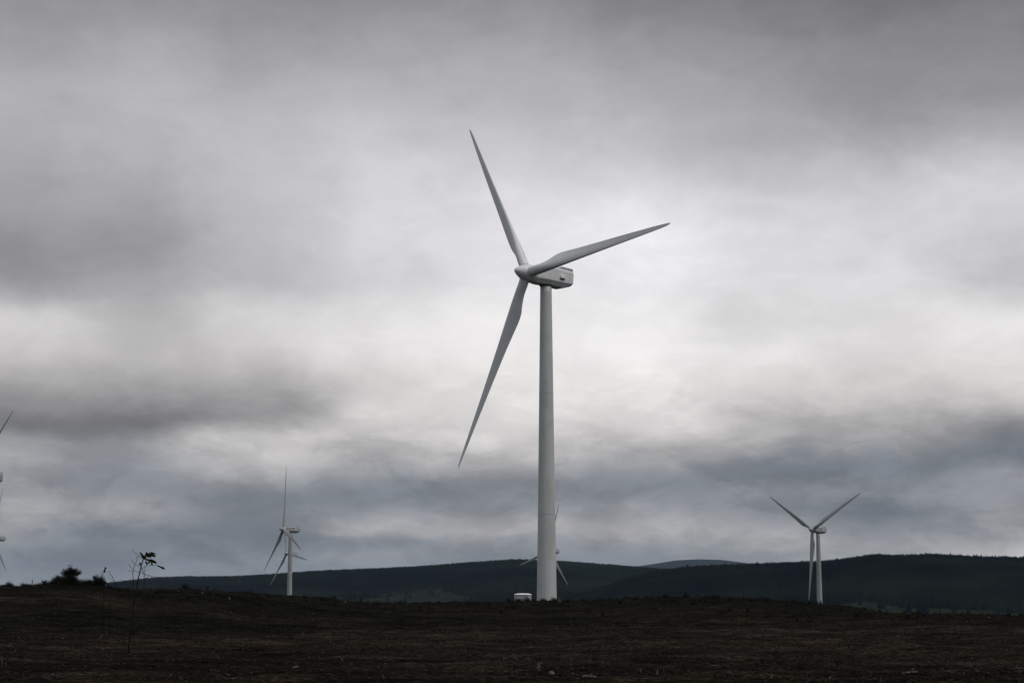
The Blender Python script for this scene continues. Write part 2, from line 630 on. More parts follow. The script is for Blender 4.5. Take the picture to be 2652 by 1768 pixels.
def mask_a(a, r, x, y):
    t = (r - 2300) / 2700
    n = fbm(x, y, 520, 4, 3)
    c = np.clip(1 - np.abs((a - px_az(1060)) / (px_az(1060) - px_az(800))) ** 2, 0, 1) * np.clip(1 - np.abs((t - .40 - 2.0 * (a - px_az(1060))) / .34) ** 2, 0, 1)
    c2 = np.clip((px_az(760) - a) / .02, 0, 1) * 0
    return sstep((c * 1.15 + n * 1.0 - .18) * 2.6)


def mask_b(a, r, x, y):
    t = (r - 1700) / 1500
    n = fbm(x, y, 330, 4, 8)
    c = np.clip((a - px_az(2080)) / .03, 0, 1) * np.clip((.56 - t) / .12, 0, 1)
    return sstep((c + n * 1.3 - .38) * 3)


PA_ = [(-900, 1580), (-300, 1560), (0, 1540), (200, 1520), (270, 1513), (330, 1507), (400, 1498), (480, 1495), (600, 1494), (700, 1491), (800, 1485), (900, 1480),
       (1000, 1475), (1100, 1469), (1200, 1461), (1290, 1454), (1330, 1451), (1400, 1453), (1500, 1458), (1600, 1466), (1700, 1474), (1800, 1478), (2000, 1484), (2400, 1500), (3400, 1530)]
PB_ = [(1400, 1575), (1550, 1530), (1680, 1492), (1780, 1477), (1860, 1472), (1980, 1465), (2050, 1461), (2130, 1457), (2200, 1450), (2260, 1441), (2330, 1443), (2400, 1441),
       (2500, 1446), (2580, 1449), (2652, 1450), (2900, 1462), (3600, 1490), (4400, 1530)]
PC_ = [(900, 1530), (1100, 1475), (1180, 1457), (1230, 1453), (1280, 1452), (1340, 1458), (1450, 1478), (1560, 1480), (1640, 1467), (1700, 1458), (1750, 1450), (1810, 1447),
       (1870, 1449), (1920, 1455), (1980, 1463), (2100, 1476), (2300, 1500), (2600, 1530)]
hC, _ = hill('far_hill', PC_, 9000, 16000, -40, 0, lambda a, r, x, y: np.zeros_like(a), M_FAR, .08, 'pale blue-grey rounded hill far behind the forested ridge', behind=.12, rough=.3)
hA, _ = hill('forest_hill', PA_, 2300, 5000, -42, 11, mask_a, None, .08, 'long dark forested ridge across the valley')
hB, _ = hill('nearer_forest_hill', PB_, 1700, 3200, -42, 11, mask_b, None, .1, 'dark forested hill rising at the right with a jagged tree line')


def forest(name, h, prof, r0, rc, n, mask, hts, label, crest_n):
    p0, p1 = px_az(prof[0]), px_az(prof[1])
    a = RNG.uniform(p0, p1, n)
    u = RNG.uniform(0, 1, n)
    r = r0 + (rc * 1.03 - r0) * u ** .8
    a = np.append(a, RNG.uniform(p0, p1, crest_n)); r = np.append(r, rc * RNG.uniform(.975, 1.01, crest_n))
    x, y = r * np.sin(a), r * np.cos(a)
    keep = RNG.uniform(0, 1, len(a)) > mask(a, r, x, y) * .985
    x, y, r = x[keep], y[keep], r[keep]
    z = h(x, y)
    blk = .75 + .5 * (vnoise(x / 260, y / 260, 4) + .5)               # plantation blocks of one age
    hh = RNG.normal(hts, hts * .12, len(x)) * blk * np.where(RNG.uniform(0, 1, len(x)) < .02, 1.12, 1)
    o = link(name, trees_mesh(name, x, y, z, hh, hh * RNG.uniform(.26, .42, len(x)), 5), M_FOREST)
    tag(o, label, 'forest', kind='stuff')


forest('conifer_forest', hA, (100, 2100), 2500, 5000, 52000, mask_a, 12.5, 'dense dark conifer plantation covering the long ridge', 7000)
forest('conifer_forest', hB, (1500, 3000), 1750, 3200, 42000, mask_b, 12.0, 'dark conifer forest with spiky tops on the right hill', 6000)


# ------------------------------------------------------------------ wind turbines
def airfoil(c, th, le, n=26, circ=0.0):
    """section in (chordwise, thickness) metres, leading edge at +le, blended into a circle for circ=1"""
    out = []
    for i in range(n):
        a = 2 * math.pi * i / n
        s = (1 + math.cos(a)) / 2                                     # 1 at leading edge
        xc = 1 - s
        yt = 5 * th * (.2969 * math.sqrt(xc) - .126 * xc - .3516 * xc ** 2 + .2843 * xc ** 3 - .1036 * xc ** 4) + .004
        yc = .03 * 4 * xc * (1 - xc)
        q = (le - xc * c, (yt if a < math.pi else -yt) * c + yc * c)
        p = (.92 * math.cos(a), .92 * math.sin(a))
        out.append((q[0] * (1 - circ) + p[0] * circ, q[1] * (1 - circ) + p[1] * circ))
    return out


def interp(x, xs, ys): return float(np.interp(x, xs, ys))


def blade_mesh():
    st = [1.35, 1.9, 2.6, 3.3, 4.0, 4.8, 5.6, 6.5, 7.4, 8.4, 9.6, 11, 13, 15.5, 18, 21, 24, 27, 30, 33, 35.5, 37.5, 38.8, 39.5, 39.85, 40.0]
    xr = [1.3, 3, 5, 7.5, 9, 12, 15.5, 20, 23.5, 28, 32, 36, 38.5, 39.5, 40]
    ch = [1.8, 1.85, 2.35, 3.02, 3.06, 2.75, 2.38, 2.0, 1.74, 1.42, 1.12, .82, .58, .34, .06]
    tw = [18, 18, 18, 17, 15.5, 12.5, 10, 7.5, 5.5, 3, 1.5, .5, 0, 0, 0]
    le = [.92, .92, .93, .95, .95, .88, .78, .66, .57, .47, .38, .29, .22, .08, -.12]
    th = [.99, .95, .66, .43, .37, .31, .27, .24, .22, .20, .185, .175, .16, .16, .16]
    ci = [1, 1, .45, .08, 0, 0, 0, 0, 0, 0, 0, 0, 0, 0, 0]
    rings = []
    for r in st:
        b = R_(interp(r, xr, tw))
        sec = airfoil(interp(r, xr, ch), interp(r, xr, th), interp(r, xr, le), circ=interp(r, xr, ci))
        bend = .10 * (r / 40) ** 2                                     # slight pre-bend towards the wind
        # local frame: x = rotation direction, y = downwind (-n), z = span
        ring = [(p * math.cos(b) + q * math.sin(b), -(p * math.sin(b) - q * math.cos(b)) - bend, r) for p, q in sec]
        rings.append(ring)
    return MB().loft(rings).mesh('blade')


def circle(r, z, n=40, sx=1.0):
    return [(r * math.cos(2 * math.pi * i / n), r * math.sin(2 * math.pi * i / n), z) for i in range(n)]


def tower_mesh():
    top, zt, zb = 1.08, HUB - 1.55, -1.5
    rings = []
    for i in range(41):
        z = zb + (zt - zb) * i / 40
        t = max(0, z) / zt
        r = 1.86 + (top - 1.86) * t ** .93
        rings.append(circle(r, z, 48))
    return MB().loft(rings).mesh('tower')


TR = lambda z: 1.86 + (1.08 - 1.86) * (max(0, z) / (HUB - 1.55)) ** .93


def ring_mesh(r, h, z, proud=.02):
    return MB().loft([circle(r, z - h / 2 - .01, 48), circle(r + proud, z - h / 2, 48), circle(r + proud, z + h / 2, 48), circle(r, z + h / 2 + .01, 48)], cap=False).mesh('flange_ring')


TILT = R_(5)
# nacelle frame: x right, y downwind, z up, origin where the shaft axis crosses the tower axis
MN = Matrix.Translation((0, 0, HUB)) @ Matrix.Rotation(-TILT, 4, 'X')
OV = 4.55
MH = MN @ Matrix.Translation((0, -OV, 0))


def nacelle_mesh():
    def sec(y, top, bot, ch, hw, flat):
        # rounded box section, lower sides chamfered inwards
        rc = .34
        pts = [(-hw + rc, top), (-hw + rc * .4, top - rc * .22), (-hw, top - rc), (-hw, ch + .1), (-hw + .03, ch - .08), (-flat - .1, bot + .06), (-flat, bot),
               (flat, bot), (flat + .1, bot + .06), (hw - .03, ch - .08), (hw, ch + .1), (hw, top - rc), (hw - rc * .4, top - rc * .22), (hw - rc, top)]
        return [(x, y, z) for x, z in pts]
    rings = [sec(-3.05, 1.35, -1.45, -.75, 1.25, .75), sec(-2.9, 1.6, -1.58, -.72, 1.42, .85), sec(-2.0, 1.78, -1.58, -.66, 1.62, .98), sec(-.8, 1.92, -1.50, -.60, 1.70, 1.05),
             sec(1.5, 1.98, -1.48, -.56, 1.72, 1.08), sec(3.5, 1.98, -1.46, -.50, 1.72, 1.05), sec(5.15, 1.94, -.90, -.38, 1.70, 1.0), sec(5.42, 1.80, -.74, -.34, 1.58, .9)]
    m = MB()
    m.loft(rings, smooth=False)
    return m.mesh('nacelle')


def spinner_mesh():
    prof = [(-2.92, .05), (-2.86, .25), (-2.62, .50), (-2.2, .78), (-1.7, 1.06), (-1.2, 1.31), (-.7, 1.50), (-.1, 1.64), (.6, 1.70), (1.1, 1.70), (1.3, 1.64), (1.36, 1.4)]
    m = MB()
    rings = []
    n = 48
    for y, r in prof:
        rings.append([(r * math.cos(2 * math.pi * i / n), y, r * math.sin(2 * math.pi * i / n)) for i in range(n)])
    m.loft([q[::-1] for q in rings])
    return m.mesh('spinner')


ME = dict(tower=tower_mesh(), blade=blade_mesh(), nacelle=nacelle_mesh(), spinner=spinner_mesh())
ME['root_collar'] = MB().loft([circle(.93, 1.50, 36), circle(1.0, 1.52, 36), circle(1.0, 1.62, 36), circle(.93, 1.64, 36)], cap=False).mesh('root_collar')
cool = MB()
cool.loft([[(x, 1.9, 1.97) for x in (-1.3, 1.3)] + [(1.3, 1.9, 2.1), (-1.3, 1.9, 2.1)],
           [(-1.38, 2.6, 1.97), (1.38, 2.6, 1.97), (1.34, 2.6, 2.5), (-1.34, 2.6, 2.5)],
           [(-1.4, 5.2, 1.93), (1.4, 5.2, 1.93), (1.36, 5.2, 2.52), (-1.36, 5.2, 2.52)],
           [(-1.38, 5.40, 1.84), (1.38, 5.40, 1.84), (1.34, 5.34, 2.46), (-1.34, 5.34, 2.46)]], smooth=False)
for i in range(9):
    cool.box((1.41, 2.75 + i * .29, 2.22), (.05, .10, .42))
    cool.box((-1.41, 2.75 + i * .29, 2.22), (.05, .10, .42))
ME['cooler'] = cool.mesh('cooler')
vent = MB()
vent.loft([[(1.70, 2.05, .72), (1.70, 3.15, .72), (1.70, 3.15, .12), (1.70, 2.05, .12)][::-1],
           [(2.02, 2.10, .50), (2.02, 3.10, .50), (2.02, 3.10, .10), (2.02, 2.10, .10)][::-1]], smooth=False)
ME['side_vent'] = vent.mesh('side_vent')
for k_, (x_, y_) in enumerate((x_, y_) for x_ in (1.722, -1.722) for y_ in (-.3, 1.65, 4.4)):
    ME['panel_seam%d' % k_] = MB().box((x_, y_, .62), (.012, .05, 2.2)).mesh('panel_seam')
ME['vent_opening'] = MB().box((1.80, 2.6, .02), (.26, 1.15, .16)).mesh('vent_opening')
ME['yaw_skirt'] = MB().loft([circle(1.16, HUB - 1.72, 40), circle(1.22, HUB - 1.6, 40), circle(1.22, HUB - 1.42, 40)], cap=False).mesh('yaw_skirt')
for k, (y, x, z0, z1) in enumerate(((2.55, .2, 2.4, 3.45), (3.75, -.3, 2.45, 3.85))):
    m = MB().tube([(x, y, z0), (x, y, z1)], .035, 6)
    m.tube([(x - .22, y, z1 - .12), (x + .22, y, z1 - .12)], .022, 5)
    m.tube([(x + .2, y, z1 - .12), (x + .2, y, z1 + .1)], .05, 6)
    ME['instrument_mast%d' % k] = m.mesh('instrument_mast')
ME['flange0'] = ring_mesh(TR(39.5), .09, 39.5)
ME['flange1'] = ring_mesh(TR(16.8), .09, 16.8)
M_BACKLIT = paint('backlit_shade_paint', (.36, .375, .38), (.30, .315, .315))  # far turbines: main turbine's paint with their backlit shade darkened into the colour
MATS = dict(tower=M_TOWER, blade=M_BLADE, nacelle=M_PAINT, spinner=M_BLADE, root_collar=M_BLADE, cooler=M_COOL, side_vent=M_ROOF, vent_opening=M_DARK, **{'panel_seam%d' % k_: M_COOL for k_ in range(6)},
            yaw_skirt=M_DARK, instrument_mast0=M_STEEL, instrument_mast1=M_STEEL, flange0=M_COOL, flange1=M_COOL)


ME_FAR = {}
for k_, me_ in ME.items():
    ME_FAR[k_] = me_.copy()


def turbine(key, label, group):
    X, D, zh, psi, a0 = TURB[key]
    root = empty('wind_turbine', (X, D, zh - HUB), -R_(psi))
    tag(root, label, 'wind turbine', group)

    def P(name, mk, parent, M=None):
        if key == 'main':
            return link(name, ME[mk], MATS[mk], parent, M)
        return link(name, ME_FAR[mk], M_BACKLIT if mk in ('tower', 'blade', 'nacelle', 'spinner', 'root_collar') else MATS[mk], parent, M)
    tw = P('tower', 'tower', root)
    P('flange_ring', 'flange0', tw); P('flange_ring', 'flange1', tw)
    P('yaw_skirt', 'yaw_skirt', tw)
    na_ = P('nacelle', 'nacelle', root, MN)
    P('cooler', 'cooler', na_); P('side_vent', 'side_vent', na_); P('vent_opening', 'vent_opening', na_)
    P('instrument_mast', 'instrument_mast0', na_); P('instrument_mast', 'instrument_mast1', na_)
    for k_ in range(6): P('panel_seam', 'panel_seam%d' % k_, na_)
    P('spinner', 'spinner', root, MH)
    for i in range(3):
        a = R_(a0 + 120 * i)
        # seen from the front (looking along +y) azimuth runs clockwise from up; local +x is right
        Mb = MH @ Matrix.Rotation(a, 4, 'Y')
        b = P('blade', 'blade', root, Mb)
        P('root_collar', 'root_collar', b)
    return root


G = 'white three-bladed wind turbines on the moor'
turbine('main', 'largest wind turbine, standing in the centre beside the small round-topped kiosk', G)
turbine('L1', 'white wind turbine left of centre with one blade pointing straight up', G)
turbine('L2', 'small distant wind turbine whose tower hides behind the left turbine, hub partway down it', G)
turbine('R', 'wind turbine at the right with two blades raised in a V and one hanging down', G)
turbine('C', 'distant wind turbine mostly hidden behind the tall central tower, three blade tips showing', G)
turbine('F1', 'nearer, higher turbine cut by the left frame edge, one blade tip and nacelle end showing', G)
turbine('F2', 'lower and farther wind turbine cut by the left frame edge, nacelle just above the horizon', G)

# ------------------------------------------------------------------ transformer kiosk left of the main tower
kp = at(1354, 1556, 329)
kw, kz0 = 1.53, float(ground_h(kp.x, kp.y)) - .3
zt = at(1354, 1540.5, 329).z
root = empty('transformer_kiosk', (kp.x, kp.y, kz0), 0)
tag(root, 'small pale grey kiosk with white domed roof left of the central tower foot', 'kiosk')


def rsq(h, r, z, n=8):
    out = []
    for cx, cy, a0 in ((h - r, h - r, 0), (-h + r, h - r, 90), (-h + r, -h + r, 180), (h - r, -h + r, 270)):
        for i in range(n):
            a = R_(a0 + 90 * i / (n - 1))
            out.append((cx + r * math.cos(a), cy + r * math.sin(a), z))
    return out


H = zt - kz0
wall = MB().loft([rsq(kw, .8, 0), rsq(kw, .8, H)]).build('wall', M_KIOSK, root)
rings = [rsq(kw + .06, .85, H + .001), rsq(kw + .07, .86, H + .08)]
for t in (.2, .4, .6, .8, .95):
    rings.append(rsq((kw + .05) * math.cos(t * 1.5) ** .8 + .02, .84 * math.cos(t * 1.5) ** .8, H + .09 + .27 * math.sin(t * 1.5)))
MB().loft(rings).build('roof', M_ROOF, root)
MB().box((.55, -kw - .012, H * .52), (.9, .03, H * .86)).build('door', M_KIOSK, root)
MB().box((.24, -kw - .04, H * .55), (.05, .04, .16)).build('handle', M_DARK, root.children[-1])


# ------------------------------------------------------------------ vegetation on the moor (past counting)
def scatter(n, r0, r1, k=.5, half=24):
    a = np.radians(RNG.uniform(-half, half, n))
    u = RNG.uniform(0, 1, n)
    r = (r0 ** k + (r1 ** k - r0 ** k) * u) ** (1 / k)
    # tufts gather in drifts
    x, y = r * np.sin(a), r * np.cos(a)
    return x, y, r


def blades_mesh(name, x, y, hgt, wid, per, lean):
    n = len(x)
    z = ground_h(x, y) - .03
    x = np.repeat(x, per) + RNG.normal(0, .5, n * per) * np.repeat(wid, per)
    y = np.repeat(y, per) + RNG.normal(0, .5, n * per) * np.repeat(wid, per)
    z = np.repeat(z, per); h = np.repeat(hgt, per) * RNG.uniform(.5, 1.15, n * per)
    w = h * RNG.uniform(.06, .16, n * per)
    th = RNG.uniform(0, 6.28, n * per); ln = h * RNG.uniform(0, lean, n * per); la = RNG.uniform(0, 6.28, n * per)
    dx, dy = np.cos(th) * w, np.sin(th) * w
    p0 = np.stack([x - dx, y - dy, z], -1); p1 = np.stack([x + dx, y + dy, z], -1)
    mx, my = x + np.cos(la) * ln * .45, y + np.sin(la) * ln * .45
    p2 = np.stack([mx + dx * .7, my + dy * .7, z + h * .6], -1); p3 = np.stack([mx - dx * .7, my - dy * .7, z + h * .6], -1)
    p4 = np.stack([x + np.cos(la) * ln, y + np.sin(la) * ln, z + h], -1)
    V = np.stack([p0, p1, p2, p3, p4], 1).reshape(-1, 3)
    o = (np.arange(len(x)) * 5)[:, None]
    f = np.concatenate([o + np.array([0, 1, 2]), o + np.array([0, 2, 3]), o + np.array([3, 2, 4])], 0)
    return np_mesh(name, V, f)


M_HEATH = two_tone('heather_stems', (.0060, .0064, .0054), (.017, .0155, .0120), .6, 1, 0)
M_GRASS = two_tone('dead_moor_grass', (.0130, .0100, .0078), (.046, .034, .025), .5, 1, 0)
x, y, r = scatter(26000, 26, 345, .9)
k = fbm(x, y, 9, 3, 55) > -.10
x, y, r = x[k], y[k], r[k]
o = link('heather', blades_mesh('heather', x, y, RNG.uniform(.04, .12, len(x)) * (1 + np.clip(r - 90, 0, 200) / 90) * (1 + 1.2 * (RNG.uniform(0, 1, len(x)) > .93) * (r > 170)), RNG.uniform(.12, .4, len(x)), 8, 1.3), M_HEATH)
tag(o, 'low dark heather clumps over the moor', 'heather', kind='stuff')
x, y, r = scatter(30000, 26, 300, .55)
k = fbm(x, y, 14, 3, 91) > -.06
x, y, r = x[k], y[k], r[k]
o = link('moor_grass', blades_mesh('moor_grass', x, y, RNG.uniform(.03, .10, len(x)) * (1 + r / 300), RNG.uniform(.08, .25, len(x)), 7, 2.6), M_GRASS)
tag(o, 'brown dead grass tussocks over the moor', 'grass', kind='stuff')


# brash: broken twigs and chips left on the felled ground
def sticks_mesh(name, x, y, length, rad, tilt):
    n = len(x)
    z = ground_h(x, y) + rad + RNG.uniform(0, .06, n)
    th = RNG.uniform(0, 6.28, n); el_ = RNG.normal(0, tilt, n)
    d = np.stack([np.cos(th) * np.cos(el_), np.sin(th) * np.cos(el_), np.abs(np.sin(el_))], -1)
    c = np.stack([x, y, z], -1)
    side = np.stack([-np.sin(th), np.cos(th), 0 * th], -1)
    up = np.cross(d, side)
    e0, e1 = c, c + d * length[:, None]
    mid = (e0 + e1) / 2 + side * (RNG.normal(0, .12, n) * length)[:, None]
    rows = []
    for e, s in ((e0, 1.0), (mid, .85), (e1, .5)):
        for k in range(3):
            a = 2 * np.pi * k / 3
            rows.append(e + (side * math.cos(a) + up * math.sin(a)) * (rad * s)[:, None])
    V = np.stack(rows, 1).reshape(-1, 3)
    o = (np.arange(n) * 9)[:, None]
    f = []
    for s in (0, 3):
        for k in range(3):
            k2 = (k + 1) % 3
            f.append(o + np.array([s + k, s + k2, s + 3 + k2])); f.append(o + np.array([s + k, s + 3 + k2, s + 3 + k]))
    f.append(o + np.array([2, 1, 0])); f.append(o + np.array([6, 7, 8]))
    return np_mesh(name, V, np.concatenate(f, 0))


x, y, r = scatter(9000, 26, 300, .45)
o = link('brash', sticks_mesh('brash', x, y, RNG.uniform(.06, .36, len(x)) * (1 + r / 200), RNG.uniform(.004, .012, len(x)) * (1 + r / 110), .25), M_BROWNWOOD)
tag(o, 'litter of dark brown broken twigs over the felled moor', 'brash', kind='stuff')
x, y, r = scatter(2600, 28, 290, .2)
o = link('wood_chips', sticks_mesh('wood_chips', x, y, RNG.uniform(.02, .13, len(x)) * (1 + r / 150), RNG.uniform(.006, .016, len(x)) * (1 + r / 160), .5), M_GREYWOOD)
tag(o, 'scattered pale grey splinters and chips among the heather', 'wood chips', kind='stuff')


# ------------------------------------------------------------------ single pieces of debris that the photograph shows
def branch(px0, py0, px1, py1, rad, mat, label, name='broken_branch', cat='branch', lift=0.0, group=None, forks=2):
    lo = (px0, py0) if py0 > py1 else (px1, py1)
    D = on_ground(*lo).y if lift else (on_ground(px0, py0).y + on_ground(px1, py1).y) / 2
    a, b = at(px0, py0, D), at(px1, py1, D + (0 if lift else .25))
    if not lift:                                            # lying: both ends settle towards the ground
        for q in (a, b):
            q.z = min(q.z, float(ground_h(q.x, q.y)) + .16)
            q.z = max(q.z, float(ground_h(q.x, q.y)) + rad * .5)
    c = (a + b) / 2
    root = empty(name, tuple(a))
    L_ = (b - a).length
    bend = Vector((0, random.uniform(-.1, .1), random.uniform(.02, .10))) * L_
    pts = [Vector((0, 0, 0)), (b - a) * .35 + bend * .8, (b - a) * .7 + bend * .7, b - a]
    m = MB().tube(pts, [rad, rad * .85, rad * .7, rad * .45], 7)
    m.build('stem', mat, root)
    for k in range(forks):
        p = pts[1] + (pts[2] - pts[1]) * (.2 + .6 * k)
        d = (b - a).normalized() * random.uniform(.15, .3) * L_ + Vector((random.uniform(-.1, .1), random.uniform(-.1, .1), random.uniform(.1, .3))) * L_
        MB().tube([p, p + d * .6, p + d], [rad * .45, rad * .35, rad * .2], 5).build('twig', mat, root)
    tag(root, label, cat, group)
    return root


def rock(px, py, wpx, hpx, mat, label, name='rock', cat='rock', group=None, seed=0):
    g0 = on_ground(px, py)
    s = g0.y / F
    w, h = wpx * s / 2 * .8, hpx * s / 2 * .75
    bm = MB()
    rnd = random.Random(seed)
    rings = []
    n = 9
    for i in range(6):
        t = i / 5
        rr = math.sin(math.pi * (.14 + .80 * t)) ** .7
        rings.append([(w * rr * math.cos(2 * math.pi * k / n) * rnd.uniform(.82, 1.15), w * .8 * rr * math.sin(2 * math.pi * k / n) * rnd.uniform(.82, 1.15),
                       -h * .3 + 2.2 * h * t + rnd.uniform(-.1, .1) * h) for k in range(n)])
    bm.loft(rings, smooth=False)
    o = bm.build(name, mat)
    o.location = g0
    tag(o, label, cat, group)
    return o


def stump(px, py, wpx, hpx, label, seed=1):
    g0 = on_ground(px, py)
    s = g0.y / F
    r, h = wpx * s / 2, hpx * s
    rnd = random.Random(seed)
    n = 12
    ph = [rnd.uniform(.88, 1.15) for _ in range(n)]
    root = empty('tree_stump', tuple(g0))
    tag(root, label, 'stump')
    rings = []
    for z, k in ((-.08, 1.6), (.02, 1.25), (h * .4, 1.0), (h, .95)):
        rings.append([(r * k * ph[i] * math.cos(2 * math.pi * i / n), r * k * ph[i] * math.sin(2 * math.pi * i / n), z + (rnd.uniform(-.15, .15) * h if z == h else 0)) for i in range(n)])
    MB().loft(rings, cap=False).build('bark', M_GREYWOOD, root)
    MB().loft([[(p[0] * .96, p[1] * .96, p[2] - .004) for p in rings[-1]], [(p[0] * .3, p[1] * .3, h * .97) for p in rings[-1]]]).build('cut_face', M_PALEWOOD, root)
    return root


stump(1393, 1738, 12, 20, 'grey broken stump standing in the foreground debris below the central tower', 3)
rock(1428, 1747, 20, 13, M_PALEWOOD, 'pale sawn log end lying right of the grey stump', 'log_end', 'log', seed=4)
branch(1318, 1716, 1402, 1752, .03, M_TWIG, 'black branch slanting down to the grey stump in the foreground')
branch(1508, 1750, 1545, 1772, .025, M_PALEWOOD, 'light brown branch slanting off the bottom edge right of centre', forks=1)
branch(1701, 1750, 1703, 1733, .022, M_PALEWOOD, 'short whitish curled strip of bark standing at the bottom right of centre', 'bark_strip', 'bark', lift=1, forks=0)
branch(1836, 1729, 1860, 1726, .022, M_GREYWOOD, 'short grey stick lying flat above a rounded stone in the foreground', forks=0)
rock(1888, 1747, 22, 16, M_STONE, 'rounded grey stone in the foreground below the flat grey stick', seed=7)
branch(2145, 1760, 2152, 1750, .02, M_PALEWOOD, 'tiny pale splinter standing near the bottom edge below the right turbine', 'wood_splinter', 'splinter', lift=1, forks=0)
branch(1996, 1758, 2000, 1746, .02, M_PALEWOOD, 'pale splinter between the rounded stone and the thin dark sapling', 'wood_splinter', 'splinter', lift=1, forks=0)
branch(2340, 1745, 2378, 1739, .03, M_PALEWOOD, 'long tan branch lying flat among the debris at lower right', forks=1)
branch(2440, 1740, 2441, 1727, .016, M_PALEWOOD, 'whitish upright splinter between the tan branch and the big grey rock', 'wood_splinter', 'splinter', lift=1, forks=0)
rock(2508, 1733, 30, 22, M_STONE, 'largest grey rock in the debris at lower right', seed=9)
rock(2530, 1742, 16, 10, M_STONE, 'small grey stone tucked against the right side of the largest rock', seed=10)
branch(2618, 1732, 2652, 1728, .03, M_GREYWOOD, 'grey branch lying above a stone at the right frame edge', forks=2)
rock(2640, 1744, 18, 14, M_STONE, 'light grey stone at the right frame edge under a branch', seed=12)
rock(2520, 1764, 12, 9, M_STONE, 'small light stone at the bottom edge beneath the largest rock', seed=13)
branch(4, 1725, 5, 1698, .03, M_GREYWOOD, 'short grey broken stem standing at the left frame edge', lift=1, forks=1)
rock(135, 1749, 12, 8, M_PALEWOOD, 'pale chip of wood near the lower left corner', 'wood_chip', 'wood chip', seed=15)
branch(758, 1729, 774, 1739, .02, M_PALEWOOD, 'pale stick slanting in the heather below the left turbine', forks=0)
branch(258, 1655, 266, 1643, .05, M_GREYWOOD, 'forked grey twig standing on the dark slope at left', lift=1, forks=2)
stump(1448, 1557, 7, 9, 'small pale stump at the right foot of the central tower', 5)
rock(978, 1564, 24, 11, M_TWIG, 'dark low mound on the crest between the left turbine and the kiosk', 'peat_mound', 'mound', seed=17)
rock(894, 1561, 7, 6, M_PALEWOOD, 'tiny pale stump on the crest left of the dark mound', 'pale_stump', 'stump', seed=18)
rock(594, 1550, 8, 6, M_PALEWOOD, 'pale stump on the slope left of the left turbine tower foot', 'pale_stump', 'stump', seed=19)
rock(524, 1537, 7, 6, M_PALEWOOD, 'tiny pale stump on the crest right of the leafy sapling', 'pale_stump', 'stump', seed=20)
rock(2560, 1600, 6, 5, M_PALEWOOD, 'tiny pale stump on the low crest at the far right', 'pale_stump', 'stump', seed=21)


# ------------------------------------------------------------------ saplings and weeds
def path(pts, D, dy=None):
    return [at(x, y, D + (dy[i] if dy else 0)) for i, (x, y) in enumerate(pts)]


def zc(pts): return [(300 + x / 9.8, 1400 + y / 9.8) for x, y in pts]


def plant_part(root, name, pts, rad, mat, n=6):
    o = MB().tube([p - root.location for p in pts], rad, n).build(name, mat, root)
    return o


SD = 43.0
base = on_ground(331, 1694); SD = base.y
sap = empty('leafy_sapling', tuple(base))
tag(sap, 'thin dark sapling with a few drooping leaves at its top, standing at left', 'sapling')
stem = [(331, 1700), (338, 1630), (344, 1580), (350, 1540)] + zc([(545, 1100), (560, 990), (600, 830), (640, 640), (700, 450), (755, 395)])
plant_part(sap, 'stem', path(stem, SD), [q * SD / 43 for q in (.014, .013, .012, .012, .013, .014, .013, .012, .010, .008)], M_TWIG)
for q, w in (([(755, 395), (700, 380), (650, 310), (610, 285)], .006), ([(755, 395), (790, 340), (795, 275)], .006), ([(755, 395), (850, 370), (1010, 400)], .005),
             ([(700, 450), (780, 460), (900, 510), (1020, 560)], .006), ([(690, 690), (735, 660), (765, 628), (900, 620), (1045, 618), (1150, 668), (1240, 714)], .007),
             ([(640, 640), (600, 600), (590, 560)], .006), ([(700, 450), (600, 385), (500, 295), (420, 248)], .006),
             ([(545, 1000), (440, 985), (340, 990), (250, 1030), (215, 1065)], .007), ([(250, 1030), (190, 1005), (125, 980)], .005),
             ([(640, 660), (670, 720), (640, 790)], .005)):
    w *= SD / 43
    plant_part(sap, 'branch', path(zc(q), SD), [w, w * .9] + [w * .7] * (len(q) - 2), M_TWIG, 5)


def leaf(root, p0, p1, wpx, D, dep=.0, droop=0.12, lobes=0):
    a, b = at(300 + p0[0] / 9.8, 1400 + p0[1] / 9.8, D), at(300 + p1[0] / 9.8, 1400 + p1[1] / 9.8, D + dep)
    L_ = (b - a).length
    d = (b - a).normalized()
    side = d.cross(Vector((0, 1, .3))).normalized()
    nrm = side.cross(d).normalized()
    w = wpx / 9.8 / F * D
    n = 9
    V_, f_ = [], []
    for i in range(n + 1):
        t = i / n
        ww = w / 2 * (math.sin(math.pi * min(1, t * .97 + .03)) ** .75) * (1 + (.22 if i % 2 else -.18))
        c = a + d * (L_ * t) + nrm * (math.sin(math.pi * t) * L_ * droop)
        for q, k in ((-1, .16), (0, 0), (1, .16)):
            V_.append(c + side * (ww * q) + nrm * (-k * ww * 2) - root.location)
    for i in range(n):
        for q in (0, 1):
            k = i * 3 + q
            f_.append((k, k + 1, k + 4, k + 3))
    th = .0015
    m = MB()
    nv = len(V_)
    m.add(V_ + [v + nrm * th for v in V_], f_ + [tuple(nv + i for i in reversed(q)) for q in f_], True)
    return m.build('leaf', M_LEAF, root)


